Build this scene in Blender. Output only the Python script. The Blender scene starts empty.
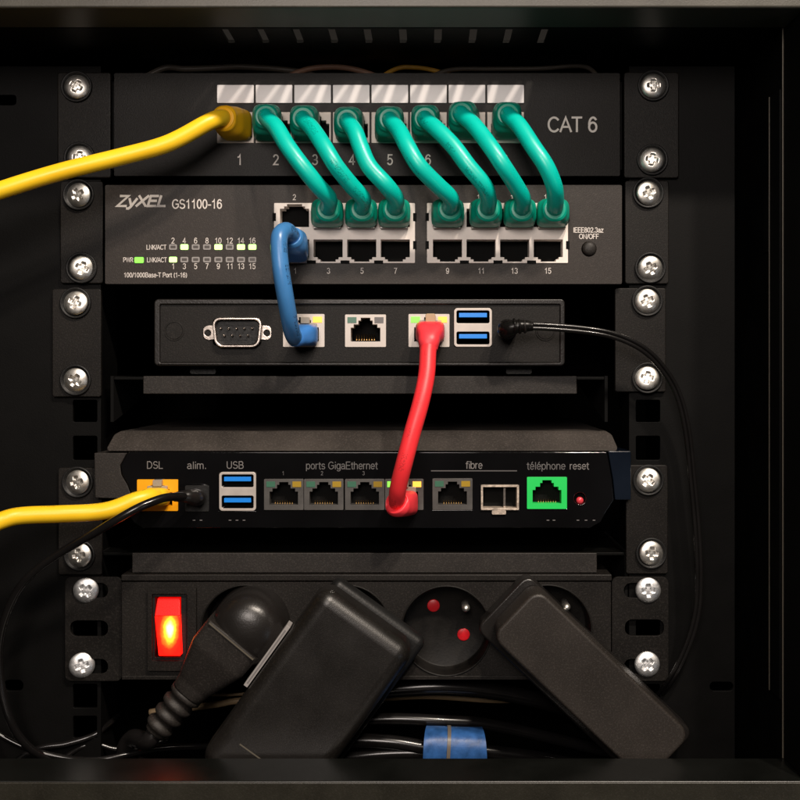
import bpy, bmesh, math, random
from mathutils import Vector, Matrix, geometry
random.seed(7)
S = bpy.context.scene
COL = S.collection
# ---------------------------------------------------------------- camera, world, lamps
U = 0.00041                       # one rack unit in metres; rack front plane is y = 0
CX, CY, D = 430.0, 370.0, 1100.0
def w(px, py, f=0.0):
    s = (D - f) / D
    return Vector(((px - CX) * s, -f, (CY - py) * s))
cam = bpy.data.cameras.new('camera'); camo = bpy.data.objects.new('camera', cam); COL.objects.link(camo)
camo.location = (0, -D * U, 0); camo.rotation_euler = (math.radians(90), 0, 0)
cam.sensor_width = 36; cam.lens = 36 * D / 800.0
cam.shift_x = (400 - CX) / 800.0; cam.shift_y = -(400 - CY) / 800.0
cam.clip_start = 0.01; cam.clip_end = 50
S.camera = camo
wd = bpy.data.worlds.new('World'); S.world = wd; wd.use_nodes = True
wd.node_tree.nodes['Background'].inputs[0].default_value = (1.0, 0.86, 0.72, 1)
wd.node_tree.nodes['Background'].inputs[1].default_value = 0.02
S.view_settings.view_transform = 'Standard'; S.view_settings.look = 'None'
S.view_settings.exposure = 0.0; S.view_settings.gamma = 1
def lamp(name, loc, target, size, power, col, size_y=None):
    l = bpy.data.lights.new(name, 'AREA'); l.size = size; l.energy = power; l.color = col
    l.shape = 'DISK'
    if size_y: l.shape = 'RECTANGLE'; l.size_y = size_y
    o = bpy.data.objects.new(name, l); COL.objects.link(o); o.location = loc
    o.rotation_euler = (Vector(target) - Vector(loc)).to_track_quat('-Z', 'Y').to_euler()
lamp('ceiling_lamp', (0.20, -0.66, 0.74), (0, 0, 0), 0.055, 6.6, (1.0, 0.87, 0.74))
lamp('ceiling_lamp', (0.40, -0.66, 0.74), (0, 0, 0), 0.055, 6.6, (1.0, 0.87, 0.74))  # second lamp, added to double the streaks through the roof slots
lamp('front_fill', (-0.08, -0.80, 0.24), (0, 0, 0.03), 0.28, 3.2, (1.0, 0.885, 0.81))  # added soft fill behind the camera, for cable highlights and falloff
lamp('cool_fill', (0.9, -1.0, -0.5), (0, 0, -0.05), 0.35, 0.4, (0.75, 0.85, 1.0))  # unseen weak bluish fill from low on the right

# ---------------------------------------------------------------- materials
M = {}
def mat(name, col, rough=0.5, metal=0.0, bump=0.0, bscale=900, var=0.0, vscale=60, emit=None, estr=0, coat=0, spec=0.5, dust=0.0, trans=0, sss=0):
    m = bpy.data.materials.new(name); m.use_nodes = True; nt = m.node_tree; N = nt.nodes; L = nt.links
    b = N['Principled BSDF']
    b.inputs['Base Color'].default_value = (*col, 1); b.inputs['Roughness'].default_value = rough
    b.inputs['Metallic'].default_value = metal; b.inputs['Coat Weight'].default_value = coat
    b.inputs['Specular IOR Level'].default_value = spec
    b.inputs['Transmission Weight'].default_value = trans
    if sss:
        b.inputs['Subsurface Weight'].default_value = sss; b.inputs['Subsurface Scale'].default_value = 0.002
        b.inputs['Subsurface Radius'].default_value = (1, 1, 1)
    tc = N.new('ShaderNodeTexCoord')
    last = None
    if var or dust:
        n = N.new('ShaderNodeTexNoise'); n.inputs['Scale'].default_value = vscale; n.inputs['Detail'].default_value = 6
        L.new(tc.outputs['Object'], n.inputs['Vector'])
        r = N.new('ShaderNodeValToRGB')
        r.color_ramp.elements[0].position = 0.3; r.color_ramp.elements[1].position = 0.7
        r.color_ramp.elements[0].color = tuple(c * (1 - var) for c in col) + (1,)
        r.color_ramp.elements[1].color = tuple(min(1, c * (1 + var)) for c in col) + (1,)
        L.new(n.outputs['Fac'], r.inputs['Fac']); last = r.outputs['Color']
        rr = N.new('ShaderNodeMapRange'); rr.inputs['To Min'].default_value = max(0.02, rough - 0.08); rr.inputs['To Max'].default_value = min(1, rough + 0.1)
        L.new(n.outputs['Fac'], rr.inputs['Value']); L.new(rr.outputs[0], b.inputs['Roughness'])
    if dust:
        n2 = N.new('ShaderNodeTexNoise'); n2.inputs['Scale'].default_value = 1500; n2.inputs['Detail'].default_value = 3
        L.new(tc.outputs['Object'], n2.inputs['Vector'])
        r2 = N.new('ShaderNodeValToRGB'); r2.color_ramp.elements[0].position = 0.5; r2.color_ramp.elements[1].position = 0.78
        r2.color_ramp.elements[0].color = (0, 0, 0, 1); r2.color_ramp.elements[1].color = (dust, dust, dust, 1)
        L.new(n2.outputs['Fac'], r2.inputs['Fac'])
        mx = N.new('ShaderNodeMixRGB'); L.new(r2.outputs['Color'], mx.inputs[0]); L.new(last, mx.inputs[1])
        mx.inputs[2].default_value = (0.33, 0.29, 0.26, 1); last = mx.outputs[0]
    if last: L.new(last, b.inputs['Base Color'])
    if bump:
        n3 = N.new('ShaderNodeTexNoise'); n3.inputs['Scale'].default_value = bscale; n3.inputs['Detail'].default_value = 4
        L.new(tc.outputs['Object'], n3.inputs['Vector'])
        bp = N.new('ShaderNodeBump'); bp.inputs['Strength'].default_value = bump; bp.inputs['Distance'].default_value = 0.0003
        L.new(n3.outputs['Fac'], bp.inputs['Height']); L.new(bp.outputs[0], b.inputs['Normal'])
    if emit:
        b.inputs['Emission Color'].default_value = (*emit, 1); b.inputs['Emission Strength'].default_value = estr
    M[name] = m; return m
mat('powder_black', (0.0068, 0.0058, 0.0050), 0.5, bump=0.22, bscale=2200, var=0.3, vscale=45, dust=0.04, spec=0.2)
mat('rail_dim_black', (0.0016, 0.0015, 0.0014), 0.55, bump=0.15, bscale=2200, var=0.3, spec=0.13)  # near-black base carries the light falloff toward the sides
mat('cabinet_dim_black', (0.0018, 0.0019, 0.0017), 0.55, bump=0.15, bscale=2200, var=0.3, spec=0.1)  # darkened as well, side falloff put into the colour
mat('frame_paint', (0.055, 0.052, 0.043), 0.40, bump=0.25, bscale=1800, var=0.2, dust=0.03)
mat('frame_paint_dark', (0.020, 0.0185, 0.0135), 0.36, bump=0.25, bscale=1800, var=0.25, dust=0.03, spec=0.4)  # darker copy of the frame paint for the bottom bar
mat('inner_black', (0.004, 0.004, 0.004), 0.8, spec=0.1)
mat('floor_paint', (0.003, 0.0034, 0.0027), 0.36, bump=0.1, bscale=1500, var=0.2, spec=0.65)
mat('switch_face', (0.022, 0.0175, 0.0150), 0.5, bump=0.22, bscale=2200, var=0.2, vscale=40, dust=0.05, spec=0.32)
mat('panel_face', (0.0062, 0.0052, 0.0044), 0.45, bump=0.2, bscale=2200, var=0.3, vscale=35, dust=0.03, spec=0.17)
mat('pc_shell', (0.0112, 0.0098, 0.0091), 0.33, bump=0.2, bscale=1500, var=0.2, spec=0.4)
mat('pc_face', (0.0080, 0.0070, 0.0062), 0.5, bump=0.2, bscale=2200, var=0.25, vscale=40, dust=0.04, spec=0.2)
mat('gloss_black', (0.003, 0.003, 0.0035), 0.06, var=0.3, vscale=30, coat=0.5)
mat('dusty_plastic', (0.038, 0.032, 0.028), 0.7, bump=0.3, bscale=2400, var=0.4, vscale=40, dust=0.12, spec=0.3)
mat('matte_plastic', (0.0150, 0.0126, 0.0110), 0.55, bump=0.25, bscale=2200, var=0.2, dust=0.07, spec=0.35)
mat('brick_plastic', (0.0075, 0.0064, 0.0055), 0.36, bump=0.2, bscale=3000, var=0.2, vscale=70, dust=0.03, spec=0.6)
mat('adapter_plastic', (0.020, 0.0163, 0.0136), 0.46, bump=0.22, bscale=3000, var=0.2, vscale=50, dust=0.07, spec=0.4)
mat('socket_plastic', (0.006, 0.0052, 0.0045), 0.5, bump=0.2, var=0.4, vscale=200, spec=0.2)
mat('blue_sheen_gloss', (0.004, 0.0065, 0.012), 0.14, var=0.3, vscale=30)  # bluish reflection on the right end cap, put into the base colour
mat('edge_highlight', (0.10, 0.088, 0.068), 0.4)  # pale colour for strips that draw highlights along edges
mat('smooth_plastic', (0.0112, 0.0098, 0.0091), 0.28, bump=0.15, bscale=1500, var=0.2, vscale=70)
mat('dark_plastic', (0.010, 0.010, 0.010), 0.45, bump=0.3, var=0.2, spec=0.3)
mat('strip_plastic', (0.0075, 0.0062, 0.0052), 0.5, bump=0.2, bscale=2200, var=0.25, dust=0.05, spec=0.25)
mat('hole_black', (0.003, 0.003, 0.003), 0.7, spec=0.1)
mat('port_ivory', (0.84, 0.76, 0.70), 0.45, var=0.08, vscale=200)
mat('jack_white', (0.6820, 0.5940, 0.5280), 0.45, var=0.1, vscale=200)
mat('label_paper', (0.78, 0.75, 0.75), 0.35, var=0.04, vscale=150)
mat('port_steel', (0.52, 0.47, 0.43), 0.42, metal=0.35, var=0.08, vscale=200)
mat('port_grey', (0.10, 0.095, 0.09), 0.4, metal=0.5, var=0.15, vscale=200)
mat('steel', (0.72, 0.64, 0.58), 0.26, metal=1.0, bump=0.1)
mat('screw_steel', (0.97, 0.91, 0.84), 0.40, metal=1.0, bump=0.2, bscale=350, var=0.12, vscale=500)
mat('zinc', (0.95, 0.97, 0.98), 0.46, metal=1.0, bump=0.4, bscale=600, var=0.1, vscale=500)
mat('cage_metal', (0.62, 0.52, 0.43), 0.42, metal=0.6, bump=0.6, bscale=700, var=0.3, vscale=500)
mat('gold', (0.85, 0.55, 0.22), 0.3, metal=1.0)
mat('print_white', (0.66, 0.61, 0.57), 0.6)
mat('print_grey', (0.2880, 0.2720, 0.2640), 0.6)
mat('print_logo', (0.42, 0.39, 0.36), 0.5)
mat('print_soft', (0.17, 0.16, 0.155), 0.6)
mat('print_faint', (0.105, 0.10, 0.10), 0.6)
mat('print_dim', (0.16, 0.15, 0.15), 0.6)
mat('cable_green', (0.0, 0.53, 0.43), 0.35, var=0.08, bump=0.25, bscale=150, coat=0.05, sss=0.1)
mat('boot_green', (0.0, 0.30, 0.205), 0.36, var=0.12, bump=0.2, bscale=300)
mat('cable_yellow', (1.0, 0.60, 0.015), 0.38, var=0.06, bump=0.25, bscale=120, sss=0.1)
mat('boot_yellow', (0.95, 0.47, 0.006), 0.38, var=0.1, bump=0.2, bscale=400)
mat('cable_red', (0.92, 0.035, 0.045), 0.42, var=0.06, bump=0.25, bscale=200, sss=0.1)
mat('boot_red', (0.92, 0.045, 0.062), 0.42, var=0.1, bump=0.2, bscale=400)
mat('cable_blue', (0.050, 0.20, 0.47), 0.33, var=0.08, bump=0.25, bscale=200, sss=0.05)
mat('boot_blue', (0.045, 0.20, 0.56), 0.38, var=0.1, bump=0.15, bscale=400)
mat('cable_black', (0.010, 0.009, 0.009), 0.24, var=0.2, bump=0.1, bscale=300)
mat('cord_black', (0.006, 0.0055, 0.0055), 0.22, var=0.2, coat=0.1)
mat('cable_beige', (0.42, 0.30, 0.17), 0.4, var=0.1)
mat('cable_grey', (0.14, 0.12, 0.10), 0.4, var=0.1)
mat('cable_pink', (0.45, 0.25, 0.17), 0.4, var=0.1)
mat('cable_amber', (0.75, 0.40, 0.05), 0.4, var=0.1)
mat('usb_blue', (0.01, 0.24, 0.85), 0.3)
mat('clear_plug', (0.45, 0.40, 0.33), 0.2, trans=0.3)
mat('port_orange', (1.0, 0.40, 0.003), 0.35, var=0.05)
mat('port_green', (0.0180, 0.6480, 0.1170), 0.35, var=0.04)
mat('port_green_dark', (0.004, 0.12, 0.02), 0.4)
mat('port_orange_dark', (0.30, 0.11, 0.02), 0.4)
mat('socket_red', (0.55, 0.008, 0.015), 0.35)
mat('button_red', (0.7, 0.05, 0.07), 0.3)
mat('tape_blue', (0.022, 0.09, 0.27), 0.42, bump=0.6, bscale=260, var=0.3, vscale=300)
mat('led_lit', (0.6, 1, 0.4), 0.4, emit=(0.42, 1.0, 0.14), estr=2.2)
mat('led_green', (0.05, 0.2, 0.03), 0.4, emit=(0.26, 1.0, 0.07), estr=1.4)
mat('led_amber', (0.25, 0.10, 0.01), 0.4, emit=(1.0, 0.40, 0.05), estr=2.0)
mat('led_off', (0.045, 0.036, 0.030), 0.4)
mat('led_dull_green', (0.045, 0.14, 0.09), 0.3)
mat('led_dull_amber', (0.36, 0.23, 0.02), 0.3)
# translucent red rocker, glow falling off from the neon lamp in its middle (it is a lit lamp)
def rocker_mat(name, k):
    m = bpy.data.materials.new(name); m.use_nodes = True; N = m.node_tree.nodes; L = m.node_tree.links
    b = N['Principled BSDF']; b.inputs['Base Color'].default_value = (0.5, 0.008, 0.004, 1); b.inputs['Roughness'].default_value = 0.2
    tc = N.new('ShaderNodeTexCoord'); mp = N.new('ShaderNodeMapping'); mp.inputs['Scale'].default_value = (1 / (14 * U), 0, 1 / (27 * U))
    L.new(tc.outputs['Object'], mp.inputs[0])
    ln = N.new('ShaderNodeVectorMath'); ln.operation = 'LENGTH'; L.new(mp.outputs[0], ln.inputs[0])
    nz = N.new('ShaderNodeTexNoise'); nz.inputs['Scale'].default_value = 420; L.new(tc.outputs['Object'], nz.inputs['Vector'])
    ad = N.new('ShaderNodeMath'); ad.operation = 'MULTIPLY_ADD'; ad.inputs[1].default_value = 0.2
    L.new(nz.outputs['Fac'], ad.inputs[0]); L.new(ln.outputs['Value'], ad.inputs[2])
    r = N.new('ShaderNodeValToRGB'); e = r.color_ramp.elements
    e[0].position = 0.22; e[0].color = (1.0, 0.62, 0.16, 1); e[1].position = 1.0; e[1].color = (0.30, 0.0015, 0.0006, 1)
    x = e.new(0.42); x.color = (1.0, 0.22, 0.01, 1); x = e.new(0.60); x.color = (1.0, 0.045, 0.003, 1); x = e.new(0.80); x.color = (0.6, 0.004, 0.001, 1)
    L.new(ad.outputs[0], r.inputs[0]); L.new(r.outputs[0], b.inputs['Emission Color']); b.inputs['Emission Strength'].default_value = k
    M[name] = m
rocker_mat('rocker_glow', 7.5)
mat('rocker_dim', (0.5, 0.008, 0.006), 0.25, emit=(1.0, 0.004, 0.002), estr=0.7)

# faint, worn print along the jackets and small scuffs (follows the cable through the mesh attribute 'along')
def jacket_print(m, col, amount):
    nt = M[m].node_tree; N = nt.nodes; L = nt.links; b = N['Principled BSDF']
    src = b.inputs['Base Color'].links[0].from_socket
    at = N.new('ShaderNodeAttribute'); at.attribute_name = 'along'; sp = N.new('ShaderNodeSeparateXYZ'); L.new(at.outputs['Vector'], sp.inputs[0])
    def mth(op, a, b_=None, c=None):
        n = N.new('ShaderNodeMath'); n.operation = op
        for i, x in enumerate((a, b_, c)):
            if x is None: continue
            if isinstance(x, (int, float)): n.inputs[i].default_value = x
            else: L.new(x, n.inputs[i])
        return n.outputs[0]
    oi = N.new('ShaderNodeObjectInfo')
    u = mth('FRACT', mth('ADD', sp.outputs[0], mth('MULTIPLY', oi.outputs['Random'], 3.7)))
    band = mth('COMPARE', u, 0.5, 0.055)
    cx = N.new('ShaderNodeCombineXYZ'); L.new(mth('MULTIPLY', sp.outputs[1], 0.9), cx.inputs[0]); L.new(mth('MULTIPLY', u, 30), cx.inputs[1]); L.new(oi.outputs['Random'], cx.inputs[2])
    n1 = N.new('ShaderNodeTexNoise'); n1.inputs['Scale'].default_value = 1.0; n1.inputs['Detail'].default_value = 1; L.new(cx.outputs[0], n1.inputs['Vector'])
    n2 = N.new('ShaderNodeTexNoise'); n2.noise_dimensions = '1D'; n2.inputs['Scale'].default_value = 0.035; n2.inputs['Detail'].default_value = 0
    L.new(mth('ADD', sp.outputs[1], mth('MULTIPLY', oi.outputs['Random'], 900)), n2.inputs['W'])
    g = mth('MULTIPLY', mth('MULTIPLY', band, mth('GREATER_THAN', n1.outputs['Fac'], 0.52)), mth('GREATER_THAN', n2.outputs['Fac'], 0.5))
    mx = N.new('ShaderNodeMixRGB'); L.new(mth('MULTIPLY', g, amount), mx.inputs[0]); L.new(src, mx.inputs[1]); mx.inputs[2].default_value = (*col, 1)
    L.new(mx.outputs[0], b.inputs['Base Color'])
jacket_print('cable_green', (0.0, 0.10, 0.08), 0.5); jacket_print('cable_blue', (0.01, 0.03, 0.08), 0.7)
jacket_print('cable_yellow', (0.25, 0.14, 0.01), 0.45); jacket_print('cable_red', (0.25, 0.01, 0.01), 0.4)
# ---------------------------------------------------------------- mesh helpers
def fill(loops):
    """triangles of a polygon with holes; indices run through the loops in order"""
    pts = [Vector(p) for lp in loops for p in lp]; ed = []; k = 0
    for lp in loops:
        ed += [(k + i, k + (i + 1) % len(lp)) for i in range(len(lp))]; k += len(lp)
    ov, oe, of, iv, ie, if_ = geometry.delaunay_2d_cdt(pts, ed, [], 1, 1e-7)
    src = [v[0] if v else None for v in iv]
    def inside(x, y, lp):
        r = False
        for i in range(len(lp)):
            (x1, y1), (x2, y2) = lp[i], lp[i - 1]
            if (y1 > y) != (y2 > y) and x < (x2 - x1) * (y - y1) / (y2 - y1) + x1: r = not r
        return r
    out = []
    for f in of:
        c = sum((ov[i] for i in f), Vector((0, 0))) / len(f)
        if inside(c.x, c.y, loops[0]) and not any(inside(c.x, c.y, h) for h in loops[1:]) and all(src[i] is not None for i in f):
            out.append([src[i] for i in f])
    return out
class MB:
    def __init__(s): s.v = []; s.f = []; s.sm = []; s.uv = {}
    def add(s, vs, fs, smooth=False):
        k = len(s.v); s.v += [Vector(v) for v in vs]
        for f in fs: s.f.append([k + i for i in f]); s.sm.append(smooth)
        return s
    def prism(s, loops, f0, f1, back=True, at=None, smooth=False):
        """loops in photo px at depth `at` (front f0), extruded straight back to f1; first loop outer, others holes"""
        at = f0 if at is None else at
        L3 = [[w(x, y, at) for x, y in lp] for lp in loops]
        flat = [p for lp in L3 for p in lp]
        n = len(flat)
        tri = fill([[(p.x, p.z) for p in lp] for lp in L3]) if len(loops) > 1 else [list(range(n))]
        vs = [Vector((p.x, -f0, p.z)) for p in flat] + [Vector((p.x, -f1, p.z)) for p in flat]
        fs = [list(t) for t in tri]
        if back: fs += [[i + n for i in reversed(t)] for t in tri]
        k = 0
        for lp in L3:
            m = len(lp)
            for i in range(m):
                a, b = k + i, k + (i + 1) % m
                fs.append([a, b, b + n, a + n])
            k += m
        return s.add(vs, fs, smooth)
    def rect(s, x0, y0, x1, y1, f0, f1, r=0, at=None):
        return s.prism([rr(x0, y0, x1, y1, r)], f0, f1, at=at)
    def wbox(s, a, b):
        (x0, y0, z0), (x1, y1, z1) = a, b
        vs = [(x, y, z) for x in (x0, x1) for y in (y0, y1) for z in (z0, z1)]
        return s.add(vs, [(0, 1, 3, 2), (4, 6, 7, 5), (0, 4, 5, 1), (2, 3, 7, 6), (0, 2, 6, 4), (1, 5, 7, 3)])
    def sweep(s, pts, secs, n=20, up=Vector((0, 0, 1)), caps=True, sub=10, lin=False):
        """pts: rack-space Vectors, secs: (a, b, exponent) per point; Catmull-Rom, parallel transport"""
        P, Q = [], []
        m = len(pts)
        for i in range(m - 1):
            p0 = pts[max(i - 1, 0)]; p1 = pts[i]; p2 = pts[i + 1]; p3 = pts[min(i + 2, m - 1)]
            if i == 0: p0 = p1 * 2 - p2
            if i == m - 2: p3 = p2 * 2 - p1
            # centripetal-ish: plain Catmull-Rom
            for k in range(sub):
                t = k / sub
                P.append(0.5 * ((2 * p1) + (p2 - p0) * t + (2 * p0 - 5 * p1 + 4 * p2 - p3) * t * t + (3 * p1 - p0 - 3 * p2 + p3) * t ** 3))
                u = t if lin else t * t * (3 - 2 * t)
                Q.append(tuple(a * (1 - u) + b * u for a, b in zip(secs[i], secs[i + 1])))
        P.append(pts[-1]); Q.append(tuple(secs[-1]))
        vs, fs = [], []
        T = [(P[min(i + 1, len(P) - 1)] - P[max(i - 1, 0)]).normalized() for i in range(len(P))]
        nrm = up - T[0] * up.dot(T[0])
        if nrm.length < 0.05: nrm = Vector((1, 0, 0)) - T[0] * T[0].x
        nrm.normalize()
        for i, (p, q) in enumerate(zip(P, Q)):
            ln_ = ln_ + (P[i] - P[i - 1]).length if i else 0.0
            for k in range(n): s.uv[len(s.v) + i * n + k] = (k / n, ln_)
            nrm = (nrm - T[i] * nrm.dot(T[i])).normalized(); bi = T[i].cross(nrm)
            for k in range(n):
                a = 2 * math.pi * (k + 0.5) / n; c, sn = math.cos(a), math.sin(a); e = 2 / q[2]
                vs.append(p + bi * (q[0] * math.copysign(abs(c) ** e, c)) + nrm * (q[1] * math.copysign(abs(sn) ** e, sn)))
        for i in range(len(P) - 1):
            for k in range(n):
                a = i * n + k; b = i * n + (k + 1) % n
                fs.append((a, b, b + n, a + n))
        s.add(vs, fs, True)
        if caps:
            k = len(s.v) - len(vs)
            s.f.append([k + j for j in reversed(range(n))]); s.sm.append(False)
            s.f.append([k + (len(P) - 1) * n + j for j in range(n)]); s.sm.append(False)
        return s
    def tube(s, pts, r, n=18, sub=12, **k): return s.sweep(pts, [(r, r, 2)] * len(pts), n=n, sub=sub, **k)
    def lathe(s, c, prof, n=40, smooth=True):
        """profile (radius, f offset) about the Y axis at rack-space point c"""
        vs, fs = [], []
        for r, f in prof:
            for k in range(n):
                a = 2 * math.pi * k / n; vs.append(c + Vector((r * math.cos(a), -f, r * math.sin(a))))
        for i in range(len(prof) - 1):
            for k in range(n):
                a = i * n + k; b = i * n + (k + 1) % n; fs.append((a, b, b + n, a + n))
        fs.append(list(reversed(range(n)))); fs.append([(len(prof) - 1) * n + k for k in range(n)])
        return s.add(vs, fs, smooth)
    def obox(s, c, u, hu, hv, f0, f1, taper=1.0):
        """box turned in the rack plane: centre c (x,z), unit direction u (x,z)"""
        v = (-u[1], u[0]); vs = []
        for f, t in ((f0, 1.0), (f1, taper)):
            for a, b in ((-1, -1), (1, -1), (1, 1), (-1, 1)):
                vs.append((c[0] + u[0] * hu * a * t + v[0] * hv * b * t, -f, c[1] + u[1] * hu * a * t + v[1] * hv * b * t))
        return s.add(vs, [(0, 1, 2, 3), (7, 6, 5, 4), (0, 4, 5, 1), (1, 5, 6, 2), (2, 6, 7, 3), (3, 7, 4, 0)])
ORG = {}
def rr(x0, y0, x1, y1, r=0, n=5):
    if r <= 0: return [(x0, y1), (x1, y1), (x1, y0), (x0, y0)]
    out = []
    for cx, cy, a0 in ((x0 + r, y1 - r, 180), (x1 - r, y1 - r, 270), (x1 - r, y0 + r, 0), (x0 + r, y0 + r, 90)):
        for k in range(n + 1):
            a = math.radians(a0 + 90 * k / n); out.append((cx + r * math.cos(a), cy - r * math.sin(a)))
    return out
def circ(x, y, r, n=32): return [(x + r * math.cos(2 * math.pi * k / n), y - r * math.sin(2 * math.pi * k / n)) for k in range(n)]
def part(name, mb, m, parent, org=None, bevel=0, seg=2, ang=40, extra=None):
    po = ORG[parent.name] if parent else Vector((0, 0, 0))
    org = po if org is None else org
    me = bpy.data.meshes.new(name)
    me.from_pydata([(v - org) * U for v in mb.v], [], mb.f); me.validate()
    for p, sm in zip(me.polygons, mb.sm): p.use_smooth = sm
    bm = bmesh.new(); bm.from_mesh(me); bmesh.ops.recalc_face_normals(bm, faces=bm.faces); bm.to_mesh(me); bm.free()
    if mb.uv:
        at = me.attributes.new('along', 'FLOAT_VECTOR', 'POINT')
        for i, (a, b) in mb.uv.items(): at.data[i].vector = (a, b, 0)
    me.materials.append(M[m])
    o = bpy.data.objects.new(name, me); COL.objects.link(o)
    if parent: o.parent = parent; o.location = (org - po) * U
    else: o.location = org * U
    ORG[o.name] = org
    if bevel:
        b = o.modifiers.new('bevel', 'BEVEL'); b.width = bevel * U; b.segments = seg; b.limit_method = 'ANGLE'; b.angle_limit = math.radians(ang)
        b.harden_normals = True
        for p in me.polygons: p.use_smooth = True
    return o
def thing(name, label, cat, org, group=None):
    o = bpy.data.objects.new(name, None); COL.objects.link(o); o.empty_display_size = 0.01
    o.location = org * U; ORG[o.name] = org
    o['label'] = label; o['category'] = cat
    if group: o['group'] = group
    return o
def arc(cx, cy, rx, ry, a0, a1, n=12):
    return [(cx + rx * math.cos(math.radians(a0 + (a1 - a0) * k / n)), cy + ry * math.sin(math.radians(a0 + (a1 - a0) * k / n))) for k in range(n + 1)]
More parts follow.
